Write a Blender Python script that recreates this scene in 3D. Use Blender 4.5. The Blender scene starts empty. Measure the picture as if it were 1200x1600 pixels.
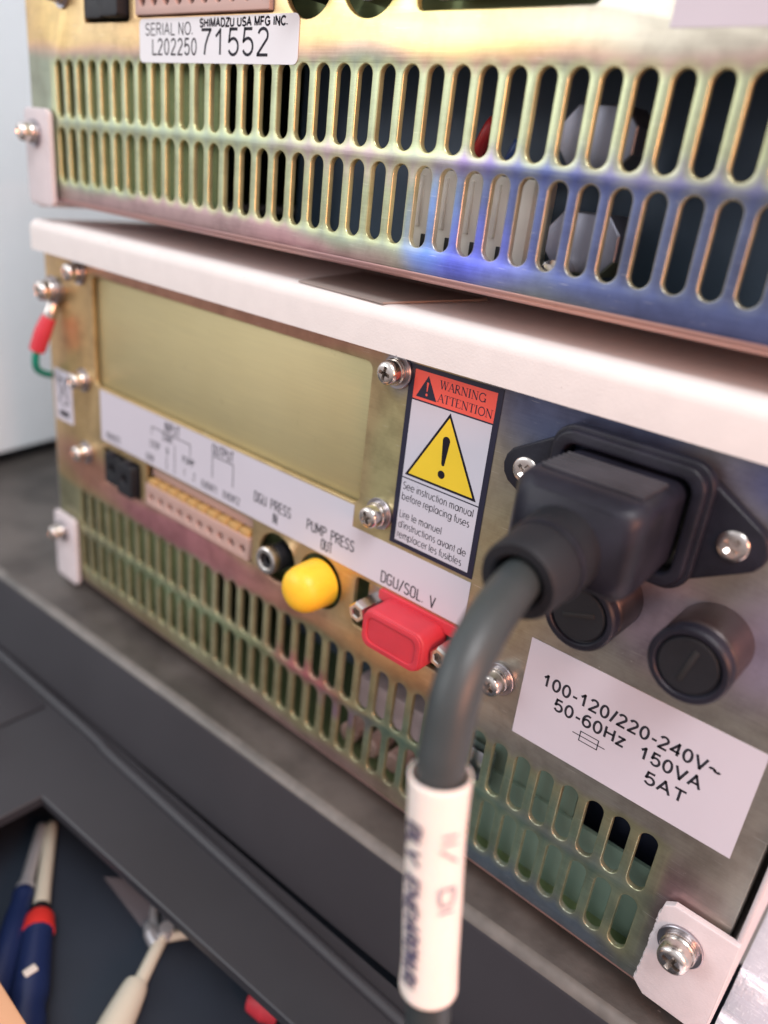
import bpy, bmesh, math, random
from mathutils import Vector, Matrix
random.seed(4)
S = bpy.context.scene
C = S.collection
MM = 0.001

# ---------------------------------------------------------------- camera
cam_d = bpy.data.cameras.new("camera")
cam = bpy.data.objects.new("camera", cam_d); C.objects.link(cam)
Rr = ((0.7519, 0.3385, -0.5657), (0.6503, -0.2402, 0.7207), (0.1081, -0.9098, -0.4008))
R = Matrix(((0.7519, 0.6503, 0.1081), (0.3385, -0.2402, -0.9098), (-0.5657, 0.7207, -0.4008)))
m = Matrix.Identity(4)
for i in range(3):
    m[i][0] = R[0][i]; m[i][1] = -R[1][i]; m[i][2] = -R[2][i]
m.translation = Vector((241.64, -131.93, 116.28)) * MM
cam.matrix_world = m
cam_d.sensor_fit = 'VERTICAL'; cam_d.sensor_height = 36.0; cam_d.sensor_width = 27.0
cam_d.lens = 36.0 * 1206.3 / 1600.0
cam_d.clip_start = 0.005; cam_d.clip_end = 60
cam_d.dof.use_dof = True
cam_d.dof.focus_distance = 0.160
cam_d.dof.aperture_fstop = 8.2
S.camera = cam

# ---------------------------------------------------------------- exposure, surroundings and lamps
S.view_settings.view_transform = 'Standard'; S.view_settings.look = 'None'
S.view_settings.exposure = 0.08; S.view_settings.gamma = 1.0
W = bpy.data.worlds.new("World"); S.world = W; W.use_nodes = True
wn = W.node_tree.nodes; wl = W.node_tree.links
bg = wn['Background']
tc = wn.new('ShaderNodeTexCoord'); sx = wn.new('ShaderNodeSeparateXYZ'); wl.new(tc.outputs['Generated'], sx.inputs[0])
rz = wn.new('ShaderNodeValToRGB'); mz = wn.new('ShaderNodeMapRange')
mz.inputs['From Min'].default_value = -1; mz.inputs['From Max'].default_value = 1
wl.new(sx.outputs['Z'], mz.inputs['Value']); wl.new(mz.outputs[0], rz.inputs[0])
e = rz.color_ramp.elements
e[0].position = 0.0; e[0].color = (0.22, 0.185, 0.175, 1)
e[1].position = 1.0; e[1].color = (0.95, 0.97, 1.0, 1)
for p_, c_ in ((0.30, (0.34, 0.28, 0.27, 1)), (0.45, (0.60, 0.55, 0.56, 1)), (0.60, (0.82, 0.83, 0.88, 1))):
    k = e.new(p_); k.color = c_
wl.new(rz.outputs[0], bg.inputs['Color']); bg.inputs['Strength'].default_value = 0.9


def area(name, loc, target, size, power, color, size_y=None):
    l = bpy.data.lights.new(name, 'AREA'); l.energy = power; l.color = color
    l.shape = 'RECTANGLE'; l.size = size; l.size_y = size_y or size
    o = bpy.data.objects.new(name, l); C.objects.link(o)
    o.location = loc
    o.rotation_euler = (Vector(target) - Vector(loc)).to_track_quat('-Z', 'Y').to_euler()
    return o


area("window_light", (-0.95, -1.00, 0.62), (0.1, 0, 0.08), 0.9, 4.2, (0.88, 0.95, 1.0), 0.9)
area("ceiling_light", (0.70, -0.45, 1.10), (0.0, 0, 0.05), 0.5, 11, (0.99, 0.98, 1.0), 0.5)
area("added_glare_light", (-0.36, -0.74, 0.33), (0.12, 0, 0.13), 0.14, 0.85, (1.0, 0.97, 0.92), 0.22)  # added lamp, placed so the upper panel mirrors it as glare
area("warm_side_light", (0.56, -0.15, 0.15), (0.16, 0, 0.05), 0.12, 1.2, (1.0, 0.38, 0.20), 0.12)


# ---------------------------------------------------------------- node expression helper
def lin(r, g, b):
    f = lambda c: (c / 255 / 12.92) if c / 255 <= 0.04045 else ((c / 255 + 0.055) / 1.055) ** 2.4
    return (f(r), f(g), f(b), 1)


class X:
    t = None

    def __init__(s, o): s.o = o

    @staticmethod
    def op(kind, *a, clamp=False):
        n = X.t.nodes.new('ShaderNodeMath'); n.operation = kind; n.use_clamp = clamp
        for i, v in enumerate(a):
            if isinstance(v, X): X.t.links.new(v.o, n.inputs[i])
            else: n.inputs[i].default_value = v
        return X(n.outputs[0])

    def __add__(s, b): return X.op('ADD', s, b)
    def __radd__(s, b): return X.op('ADD', b, s)
    def __sub__(s, b): return X.op('SUBTRACT', s, b)
    def __rsub__(s, b): return X.op('SUBTRACT', b, s)
    def __mul__(s, b): return X.op('MULTIPLY', s, b)
    def __rmul__(s, b): return X.op('MULTIPLY', b, s)
    def __truediv__(s, b): return X.op('DIVIDE', s, b)


def smooth(v, a, b):
    n = X.t.nodes.new('ShaderNodeMapRange'); n.interpolation_type = 'SMOOTHSTEP'
    X.t.links.new(v.o, n.inputs['Value']); n.inputs['From Min'].default_value = a; n.inputs['From Max'].default_value = b
    return X(n.outputs[0])


def noise(vec, scale, detail=3, rough=0.5, dims='3D'):
    n = X.t.nodes.new('ShaderNodeTexNoise'); n.inputs['Scale'].default_value = scale
    n.inputs['Detail'].default_value = detail; n.inputs['Roughness'].default_value = rough
    X.t.links.new(vec, n.inputs['Vector']); return X(n.outputs['Fac'])


def mapping(vec, scale=(1, 1, 1), loc=(0, 0, 0)):
    n = X.t.nodes.new('ShaderNodeMapping'); n.inputs['Scale'].default_value = scale; n.inputs['Location'].default_value = loc
    X.t.links.new(vec, n.inputs['Vector']); return n.outputs[0]


def mixc(fac, a, b, blend='MIX'):
    n = X.t.nodes.new('ShaderNodeMix'); n.data_type = 'RGBA'; n.blend_type = blend
    if isinstance(fac, X): X.t.links.new(fac.o, n.inputs[0])
    else: n.inputs[0].default_value = fac
    for i, v in ((6, a), (7, b)):
        if isinstance(v, tuple): n.inputs[i].default_value = v
        else: X.t.links.new(v, n.inputs[i])
    return n.outputs[2]


def new_mat(name):
    mt = bpy.data.materials.new(name); mt.use_nodes = True
    X.t = mt.node_tree
    b = mt.node_tree.nodes['Principled BSDF']
    return mt, b


def bump(b, h, strength=0.2, dist=0.0002):
    n = X.t.nodes.new('ShaderNodeBump'); n.inputs['Strength'].default_value = strength; n.inputs['Distance'].default_value = dist
    X.t.links.new(h.o, n.inputs['Height']); X.t.links.new(n.outputs[0], b.inputs['Normal'])


def simple(name, col, rough=0.5, metal=0.0, nscale=900, nb=0.15, var=0.12, spec=0.5, sub=0.0, coat=0.0, stretch=(1, 1, 1), rv=0.1, dist=0.0001, chips=0.0, chip_c=(150, 140, 136)):
    mt, b = new_mat(name)
    tc = X.t.nodes.new('ShaderNodeTexCoord'); v = mapping(tc.outputs['Object'], stretch)
    n1 = noise(v, nscale, 4, 0.6); n2 = noise(v, nscale / 14, 4, 0.6)
    c = lin(*col)
    dk = tuple(x * (1 - var) for x in c[:3]) + (1,); lt = tuple(min(1, x * (1 + var)) for x in c[:3]) + (1,)
    cc = mixc(smooth(n2, 0.3, 0.7), dk, lt)
    if chips:
        ch = noise(tc.outputs['Object'], 210, 3, 0.8); ch2 = noise(tc.outputs['Object'], 24, 2, 0.5)
        cc = mixc(smooth(ch, 0.715, 0.73) * smooth(ch2, 0.5, 0.6) * chips, cc, lin(*chip_c))
    X.t.links.new(cc, b.inputs['Base Color'])
    X.t.links.new((n2 * rv * 2 + (rough - rv)).o, b.inputs['Roughness'])
    b.inputs['Metallic'].default_value = metal
    b.inputs['Specular IOR Level'].default_value = spec
    b.inputs['Coat Weight'].default_value = coat
    if sub: b.inputs['Subsurface Weight'].default_value = sub; b.inputs['Subsurface Scale'].default_value = 0.002
    if nb: bump(b, n1, nb, dist)
    return mt


def chromate(name, kind):
    """yellow zinc-chromate plating: the film colour wanders from gold to rose, blue and green, with blue reflections and a glare painted in, paler round every punched slot"""
    mt, b = new_mat(name)
    tc = X.t.nodes.new('ShaderNodeTexCoord'); obj = tc.outputs['Object']
    wv = X.t.nodes.new('ShaderNodeTexNoise'); wv.inputs['Scale'].default_value = 28; wv.inputs['Detail'].default_value = 2
    X.t.links.new(obj, wv.inputs['Vector'])
    sub = X.t.nodes.new('ShaderNodeVectorMath'); sub.operation = 'SUBTRACT'; X.t.links.new(wv.outputs['Color'], sub.inputs[0]); sub.inputs[1].default_value = (.5, .5, .5)
    sc = X.t.nodes.new('ShaderNodeVectorMath'); sc.operation = 'SCALE'; X.t.links.new(sub.outputs[0], sc.inputs[0]); sc.inputs['Scale'].default_value = 0.012
    ad = X.t.nodes.new('ShaderNodeVectorMath'); X.t.links.new(obj, ad.inputs[0]); X.t.links.new(sc.outputs[0], ad.inputs[1])
    s1 = X.t.nodes.new('ShaderNodeSeparateXYZ'); X.t.links.new(obj, s1.inputs[0])
    s2 = X.t.nodes.new('ShaderNodeSeparateXYZ'); X.t.links.new(ad.outputs[0], s2.inputs[0])
    x, z = X(s1.outputs['X']) * 1000, X(s1.outputs['Z']) * 1000
    wx, wz = X(s2.outputs['X']) * 1000, X(s2.outputs['Z']) * 1000

    def patch(col, cx, cz, rx, rz_, c, amount=1.0, soft=0.2):
        dx = (wx - cx) / rx; dz = (wz - cz) / rz_
        d = X.op('SQRT', dx * dx + dz * dz)
        return mixc((1 - smooth(d, soft, 1.0)) * amount, col, lin(*c))
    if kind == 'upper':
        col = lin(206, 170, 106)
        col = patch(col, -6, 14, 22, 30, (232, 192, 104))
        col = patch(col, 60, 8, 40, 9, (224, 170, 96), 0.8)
        col = patch(col, 130, 12, 40, 13, (255, 236, 132), 1.0)  # bright glare painted into the plating colour
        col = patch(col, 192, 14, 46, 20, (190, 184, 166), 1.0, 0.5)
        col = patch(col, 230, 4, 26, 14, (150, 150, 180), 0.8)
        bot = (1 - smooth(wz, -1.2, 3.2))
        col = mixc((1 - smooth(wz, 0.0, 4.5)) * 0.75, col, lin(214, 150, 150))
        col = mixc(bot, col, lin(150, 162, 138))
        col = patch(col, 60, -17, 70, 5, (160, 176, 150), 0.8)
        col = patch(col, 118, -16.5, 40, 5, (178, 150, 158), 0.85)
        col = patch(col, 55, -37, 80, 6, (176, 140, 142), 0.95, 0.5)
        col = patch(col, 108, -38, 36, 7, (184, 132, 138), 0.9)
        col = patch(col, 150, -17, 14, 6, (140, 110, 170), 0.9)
        col = patch(col, 178, -26, 52, 17, (58, 76, 146), 1.0, 0.45)  # blue patches: reflected clothing painted in, beside the film's own blue
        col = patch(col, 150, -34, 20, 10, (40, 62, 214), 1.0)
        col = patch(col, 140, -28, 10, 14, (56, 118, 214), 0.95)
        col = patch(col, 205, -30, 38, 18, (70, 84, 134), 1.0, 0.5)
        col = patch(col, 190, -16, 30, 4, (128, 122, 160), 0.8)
        rim_c, rim_edge = lin(192, 200, 136), lin(232, 220, 140)
    else:
        col = lin(186, 158, 104)
        col = patch(col, -8, 50, 30, 70, (206, 166, 92), 0.9)
        col = patch(col, 30, 30, 26, 30, (188, 156, 92), 0.5)
        col = patch(col, 4, 10, 34, 12, (186, 120, 96), 0.9, 0.3)
        col = patch(col, 60, 4, 60, 9, (190, 112, 120), 1.0, 0.4)
        col = patch(col, 100, 3, 40, 9, (176, 106, 92), 0.7)
        col = patch(col, 150, 6, 26, 7, (200, 152, 92), 0.85, 0.4)
        col = patch(col, 70, 79, 90, 5, (186, 124, 96), 0.9, 0.5)
        col = patch(col, 137, 56, 8, 34, (190, 180, 120), 0.9)
        col = patch(col, 138, 79, 6, 10, (84, 118, 170), 0.8)
        col = mixc(smooth(wx, 150, 176), col, lin(158, 156, 146))
        col = patch(col, 172, 40, 16, 24, (166, 160, 120), 0.8, 0.3)
        col = patch(col, 184, 77, 32, 18, (60, 80, 132), 0.85, 0.35)  # this blue and the next paint a reflection into the plating
        col = patch(col, 225, 76, 22, 10, (78, 92, 150), 1.0, 0.3)
        col = patch(col, 205, 47, 20, 14, (190, 164, 184), 0.85)
        col = patch(col, 228, 50, 16, 18, (176, 166, 200), 0.9)
        col = patch(col, 226, 6, 24, 22, (156, 148, 134), 0.85)
        col = patch(col, 222, -14, 15, 16, (140, 104, 110), 0.85)
        bot = (1 - smooth(wz, -1.5, 1.2)) * (1 - smooth(x, 217, 223))
        col = mixc(bot, col, lin(152, 150, 112))
        col = patch(col, 60, -16.4, 66, 3.5, (140, 164, 118), 0.95)
        col = patch(col, 116, -14, 20, 5, (186, 92, 112), 1.0)
        col = patch(col, 135, -18, 18, 5, (146, 98, 160), 0.95)
        col = patch(col, 178, -20, 50, 22, (104, 140, 122), 1.0, 0.6)
        col = patch(col, 200, -16.5, 24, 4, (118, 128, 128), 0.8)
        col = patch(col, 120, -37, 60, 6, (146, 118, 118), 0.9)
        col = patch(col, 30, -36, 40, 6, (150, 128, 88), 0.8)
        col = patch(col, 195, -38, 38, 9, (92, 110, 128), 0.95, 0.4)
        rim_c, rim_edge = lin(164, 170, 130), lin(204, 194, 140)
    # distance to the nearest punched slot
    u = X.op('ABSOLUTE', X.op('FLOORED_MODULO', x + 3.0, 6.0) - 3.0)
    scr = noise(mapping(obj, (160, 160, 3200), (3, 1, 2)), 1.0, 2, 0.5)
    in_x = smooth(x, -5.2, -3.0) * (1 - smooth(x, 219.0, 221.2))

    def sd(zc):
        dz = X.op('MAXIMUM', X.op('ABSOLUTE', z - zc) - 5.6, 0.0)
        return X.op('SQRT', u * u + dz * dz) - 1.9
    d = X.op('MINIMUM', sd(-7.5), sd(-25.0))
    halo = (1 - smooth(d, 0.3, 2.0)) * in_x
    if kind == 'upper': halo = halo * (1 - 0.85 * (smooth(x, 125, 150) * (1 - smooth(z, -18, -15))))
    edge = (1 - smooth(d, -0.1, 0.42)) * in_x
    col = mixc(halo * (0.5 if kind == 'upper' else 0.3), col, rim_c)
    col = mixc(edge * (0.7 if kind == 'upper' else 0.3), col, rim_edge)
    # brushed grain, mottling, handling marks
    br = noise(mapping(obj, (60, 60, 2600)), 1.0, 3, 0.6)
    mot = noise(obj, 130, 5, 0.65)
    col = mixc(smooth(br, 0.25, 0.75) * 0.22, col, lin(250, 245, 230), 'SOFT_LIGHT')
    col = mixc((1 - smooth(mot, 0.3, 0.62)) * 0.28, col, lin(120, 92, 80), 'MULTIPLY')
    specks = smooth(noise(obj, 900, 2, 0.7), 0.70, 0.78)
    col = mixc(smooth(scr, 0.66, 0.74) * 0.3, col, lin(236, 232, 220))
    col = mixc(specks * 0.35, col, lin(235, 235, 225))
    hs = X.t.nodes.new('ShaderNodeHueSaturation'); hs.inputs['Saturation'].default_value = 0.84 if kind == 'lower' else 0.84; hs.inputs['Value'].default_value = 1.04; X.t.links.new(col, hs.inputs['Color'])
    X.t.links.new(hs.outputs[0], b.inputs['Base Color'])
    b.inputs['Metallic'].default_value = 0.72
    X.t.links.new((0.22 + 0.14 * mot + 0.10 * br).o, b.inputs['Roughness'])
    bump(b, br * 0.7 + mot * 0.6, 0.25, 0.00008)
    return mt


def warm_plate(name, c1, c2, rough=0.42):
    mt, b = new_mat(name)
    tc = X.t.nodes.new('ShaderNodeTexCoord'); obj = tc.outputs['Object']
    n = noise(obj, 14, 3, 0.5); br = noise(mapping(obj, (60, 60, 2200)), 1, 3, 0.6); sp = noise(obj, 260, 4, 0.7)
    col = mixc(smooth(n, 0.3, 0.7), lin(*c1), lin(*c2))
    col = mixc((1 - smooth(sp, 0.25, 0.36)) * 0.16, col, lin(120, 100, 70), 'MULTIPLY')
    col = mixc(smooth(br, .3, .7) * 0.2, col, lin(240, 235, 210), 'SOFT_LIGHT')
    X.t.links.new(col, b.inputs['Base Color']); b.inputs['Metallic'].default_value = 0.6
    X.t.links.new((rough + 0.15 * (sp - 0.5)).o, b.inputs['Roughness'])
    bump(b, br + sp * 0.6, 0.2, 0.00006)
    return mt


M = dict(
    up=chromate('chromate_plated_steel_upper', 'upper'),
    lo=chromate('chromate_plated_steel_lower', 'lower'),
    plate=warm_plate('olive_chromate_plate', (196, 186, 144), (184, 172, 130), 0.5),
    inner=warm_plate('inner_chromate_sheet', (128, 144, 104), (104, 116, 82), 0.5),
    inner_dk=simple('dark_interior', (74, 84, 98), 0.6, 0.0, 300),
    cream=simple('cream_powder_coat', (222, 216, 213), 0.85, 0, 2600, 0.5, 0.02, dist=0.00012, chips=0.8, spec=0.15),
    tab=simple('pinkish_white_powder_coat', (208, 198, 200), 0.55, 0, 2600, 0.6, 0.03, dist=0.00014),
    label=simple('label_paper', (200, 196, 206), 0.42, 0, 500, 0.08, 0.015),
    label_b=simple('serial_label_paper', (226, 227, 231), 0.55, 0, 500, 0.08, 0.015, spec=0.3),
    ink=simple('black_ink', (34, 31, 40), 0.7, 0, 800, 0.0, 0.1, spec=0.1),
    ink_grey=simple('dark_grey_ink', (50, 50, 57), 0.7, 0, 800, 0.0, 0.1, spec=0.1),
    navy=simple('black_border_print', (30, 30, 52), 0.35, 0, 800, 0.0, 0.08),
    red_pr=simple('red_orange_print', (232, 92, 78), 0.4, 0, 800, 0.0, 0.04),
    yel_pr=simple('yellow_print', (238, 200, 48), 0.4, 0, 800, 0.0, 0.03),
    steel=simple('nickel_screw', (214, 206, 200), 0.24, 1.0, 1200, 0.15, 0.12, rv=0.06),
    steel2=simple('washer_steel', (176, 172, 178), 0.32, 1.0, 1200, 0.15, 0.12),
    black=simple('black_moulded_plastic', (28, 28, 38), 0.42, 0, 1500, 0.35, 0.3, spec=0.32, dist=0.00014, chips=0.35),
    blackm=simple('matt_black_rubber', (17, 18, 25), 0.6, 0, 1500, 0.2, 0.15),
    cable=simple('grey_cable_jacket', (56, 61, 62), 0.42, 0, 700, 0.12, 0.06),
    sleeve=simple('printed_sleeve', (246, 226, 216), 0.5, 0, 300, 0.1, 0.03, sub=0.15),
    faint=simple('faded_print', (84, 80, 104), 0.6, 0, 300, 0.0, 0.1),
    faint2=simple('pale_grey_print', (146, 138, 150), 0.6, 0, 300, 0.0, 0.1),
    red=simple('red_soft_plastic', (198, 54, 68), 0.5, 0, 1600, 0.3, 0.06, sub=0.3, dist=0.00012),
    yellow=simple('yellow_soft_plastic', (255, 194, 48), 0.4, 0, 900, 0.12, 0.05, sub=0.35),
    beige=simple('beige_terminal_plastic', (184, 152, 142), 0.5, 0, 900, 0.1, 0.05),
    orange=simple('orange_lever_plastic', (188, 148, 92), 0.45, 0, 900, 0.1, 0.08),
    white_pl=simple('white_nylon', (222, 214, 204), 0.45, 0, 900, 0.1, 0.05),
    copper=simple('worn_dark_side', (62, 50, 50), 0.34, 0.3, 500, 0.4, 0.3),
    alu=simple('brushed_aluminium', (196, 198, 206), 0.3, 1.0, 300, 0.2, 0.1),
    wire_r=simple('red_wire', (170, 36, 44), 0.4), wire_b=simple('blue_wire', (44, 74, 130), 0.4),
    wire_g=simple('green_wire', (20, 140, 118), 0.4),
    pad=simple('dark_rubber_pad', (150, 138, 132), 0.7, 0, 700, 0.2, 0.1),
    foot=simple('black_rubber_foot', (30, 30, 32), 0.7),
    wall=simple('pale_painted_wall', (240, 246, 250), 0.7, 0, 300, 0.1, 0.02),
    bench=simple('dark_bench_laminate', (74, 70, 67), 0.45, 0, 420, 0.5, 0.4, dist=0.0004, rv=0.12, chips=0.6),
    bench_f=simple('bench_shade_and_clip', (48, 47, 52), 0.55, 0, 240, 0.2, 0.08),
    rim=simple('dark_tray_rim', (47, 47, 52), 0.5, 0, 240, 0.2, 0.08),
    pit=simple('black_tray_floor', (38, 46, 58), 0.6, 0, 200, 0.2, 0.15),
    wood=simple('pale_wood', (206, 160, 124), 0.5, 0, 60, 0.1, 0.12, stretch=(1, 8, 8)),
    blade=simple('satin_tool_steel', (210, 210, 214), 0.35, 0.6, 300, 0.1, 0.06),
    cream_tool=simple('ivory_plastic', (208, 202, 184), 0.5, 0, 300, 0.1, 0.04),
    handle=simple('navy_handle_plastic', (28, 42, 82), 0.4, 0, 300, 0.1, 0.1),
    handle_r=simple('red_handle_band', (226, 58, 52), 0.4, 0, 300, 0.1, 0.05),
)


def scratched():
    mt, b = new_mat('scratched_aluminium_sheet')
    tc = X.t.nodes.new('ShaderNodeTexCoord'); obj = tc.outputs['Object']
    a = noise(mapping(obj, (260, 2600, 1)), 1, 4, 0.7); c = noise(mapping(obj, (2200, 420, 1)), 1, 4, 0.7)
    s = X.op('MAXIMUM', smooth(a, 0.55, 0.7), smooth(c, 0.6, 0.72))
    col = mixc(s, lin(206, 206, 214), lin(250, 250, 252))
    X.t.links.new(col, b.inputs['Base Color']); b.inputs['Metallic'].default_value = 0.6
    X.t.links.new((0.28 + s * 0.25).o, b.inputs['Roughness']); bump(b, a + c, 0.7, 0.0002)
    return mt


M['sheet'] = scratched()


def clear():
    mt, b = new_mat('clear_film')
    b.inputs['Base Color'].default_value = lin(226, 216, 222); b.inputs['Alpha'].default_value = 0.16
    b.inputs['Roughness'].default_value = 0.25
    return mt


M['film'] = clear()


# ---------------------------------------------------------------- mesh helpers (all lengths in millimetres)
def tag(o, label=None, cat=None, group=None, kind=None):
    if label: o['label'] = label
    if cat: o['category'] = cat
    if group: o['group'] = group
    if kind: o['kind'] = kind
    return o


def link(name, me, mat=None, parent=None, smooth_=False):
    o = bpy.data.objects.new(name, me); C.objects.link(o)
    if mat and not me.materials: me.materials.append(mat)
    if parent: o.parent = parent
    if smooth_: shade(me)
    return o


def shade(me, ang=35):
    for p in me.polygons: p.use_smooth = True
    me.set_sharp_from_angle(angle=math.radians(ang))


def from_bm(name, bm, mat, parent=None, sm=True, ang=35):
    me = bpy.data.meshes.new(name)
    bmesh.ops.recalc_face_normals(bm, faces=bm.faces)
    bm.to_mesh(me); bm.free()
    for v in me.vertices: v.co *= MM
    o = link(name, me, mat, parent)
    if sm: shade(me, ang)
    return o


def add_box(bm, x0, x1, y0, y1, z0, z1, bev=0.0, seg=2):
    r = bmesh.ops.create_cube(bm, size=1.0)
    vs = r['verts']
    for v in vs:
        v.co = Vector(((x0 + x1) / 2 + v.co.x * (x1 - x0), (y0 + y1) / 2 + v.co.y * (y1 - y0), (z0 + z1) / 2 + v.co.z * (z1 - z0)))
    if bev:
        es = list({e for v in vs for e in v.link_edges})
        r = bmesh.ops.bevel(bm, geom=es, offset=bev, segments=seg, affect='EDGES', profile=0.5)
        vs = r['verts']
    return vs


def box(name, x0, x1, y0, y1, z0, z1, mat, parent=None, bev=0.0, seg=2):
    bm = bmesh.new(); add_box(bm, x0, x1, y0, y1, z0, z1, bev, seg)
    return from_bm(name, bm, mat, parent)


def add_lathe(bm, prof, c, axis=(0, -1, 0), seg=32):
    """prof: [(radius, distance along axis)]"""
    a = Vector(axis).normalized(); u = a.orthogonal().normalized(); w = a.cross(u); c = Vector(c)
    rings = []
    for r, h in prof:
        if r < 1e-6: rings.append([bm.verts.new(c + a * h)])
        else: rings.append([bm.verts.new(c + a * h + (u * math.cos(t) + w * math.sin(t)) * r) for t in (2 * math.pi * i / seg for i in range(seg))])
    for A, B in zip(rings, rings[1:]):
        for i in range(seg):
            j = (i + 1) % seg
            if len(A) == 1 and len(B) == 1: continue
            if len(A) == 1: bm.faces.new((A[0], B[i], B[j]))
            elif len(B) == 1: bm.faces.new((A[i], B[0], A[j]))
            else: bm.faces.new((A[i], B[i], B[j], A[j]))


def lathe(name, prof, c, mat, parent=None, axis=(0, -1, 0), seg=32, ang=35):
    bm = bmesh.new(); add_lathe(bm, prof, c, axis, seg)
    return from_bm(name, bm, mat, parent, ang=ang)


def rrect(x0, x1, z0, z1, r, n=5):
    pts = []
    for cx, cz, a in ((x1 - r, z1 - r, 0), (x0 + r, z1 - r, 90), (x0 + r, z0 + r, 180), (x1 - r, z0 + r, 270)):
        for i in range(n + 1):
            t = math.radians(a + 90 * i / n); pts.append((cx + r * math.cos(t), cz + r * math.sin(t)))
    return pts


def circ(cx, cz, r, n=40, sx_=1.0):
    return [(cx + r * sx_ * math.cos(2 * math.pi * i / n), cz + r * math.sin(2 * math.pi * i / n)) for i in range(n)]


def sheet(name, loops, y, t, mat, parent=None, bev=0.0, ang=30):
    """a plate in the xz plane with its front at y, thickness t; first loop is the outline, the rest are holes"""
    cu = bpy.data.curves.new(name, 'CURVE'); cu.dimensions = '2D'; cu.fill_mode = 'BOTH'
    for L in loops:
        sp = cu.splines.new('POLY'); sp.points.add(len(L) - 1); sp.use_cyclic_u = True
        for i, (a, b_) in enumerate(L): sp.points[i].co = (a, b_, 0, 1)
    cu.extrude = t / 2 - bev; cu.bevel_depth = bev; cu.bevel_resolution = 2; cu.offset = -bev
    tmp = bpy.data.objects.new('tmp', cu); C.objects.link(tmp)
    dg = bpy.context.evaluated_depsgraph_get(); me = bpy.data.meshes.new_from_object(tmp.evaluated_get(dg))
    bpy.data.objects.remove(tmp); bpy.data.curves.remove(cu)
    for v in me.vertices:
        a, b_, c = v.co; v.co = Vector((a, y + t / 2 - c, b_)) * MM
    bm = bmesh.new(); bm.from_mesh(me); bmesh.ops.remove_doubles(bm, verts=bm.verts, dist=1e-7)
    bmesh.ops.recalc_face_normals(bm, faces=bm.faces); bm.to_mesh(me); bm.free()
    me.name = name; me.materials.clear()
    o = link(name, me, mat, parent)
    shade(me, ang)
    return o


def tube(name, pts, rad, mat, parent=None, seg=24, caps=True, samples=8):
    """smooth tube through the points (Catmull-Rom); rad is a number or one radius per point"""
    P = [Vector(p) for p in pts]; n = len(P)
    rr = rad if isinstance(rad, (list, tuple)) else [rad] * n
    path, rs = [], []
    for i in range(n - 1):
        p0, p1, p2, p3 = P[max(i - 1, 0)], P[i], P[i + 1], P[min(i + 2, n - 1)]
        for k in range(samples):
            t = k / samples
            path.append(0.5 * ((2 * p1) + (p2 - p0) * t + (2 * p0 - 5 * p1 + 4 * p2 - p3) * t * t + (3 * p1 - p0 - 3 * p2 + p3) * t ** 3))
            rs.append(rr[i] * (1 - t) + rr[i + 1] * t)
    path.append(P[-1]); rs.append(rr[-1])
    bm = bmesh.new(); rings = []
    d0 = (path[1] - path[0]).normalized(); u = d0.orthogonal().normalized()
    for i, p in enumerate(path):
        d = (path[min(i + 1, len(path) - 1)] - path[max(i - 1, 0)]).normalized()
        u = (u - d * u.dot(d)).normalized(); w = d.cross(u)
        rings.append([bm.verts.new(p + (u * math.cos(a) + w * math.sin(a)) * rs[i]) for a in (2 * math.pi * k / seg for k in range(seg))])
    for A, B in zip(rings, rings[1:]):
        for i in range(seg): bm.faces.new((A[i], B[i], B[(i + 1) % seg], A[(i + 1) % seg]))
    if caps: bm.faces.new(rings[0]); bm.faces.new(rings[-1])
    return from_bm(name, bm, mat, parent)


# ---------------------------------------------------------------- lettering drawn with strokes
def arc(cx, cy, rx, ry, a0, a1, n=12):
    return [(cx + rx * math.cos(math.radians(a0 + (a1 - a0) * i / n)), cy + ry * math.sin(math.radians(a0 + (a1 - a0) * i / n))) for i in range(n + 1)]


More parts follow.
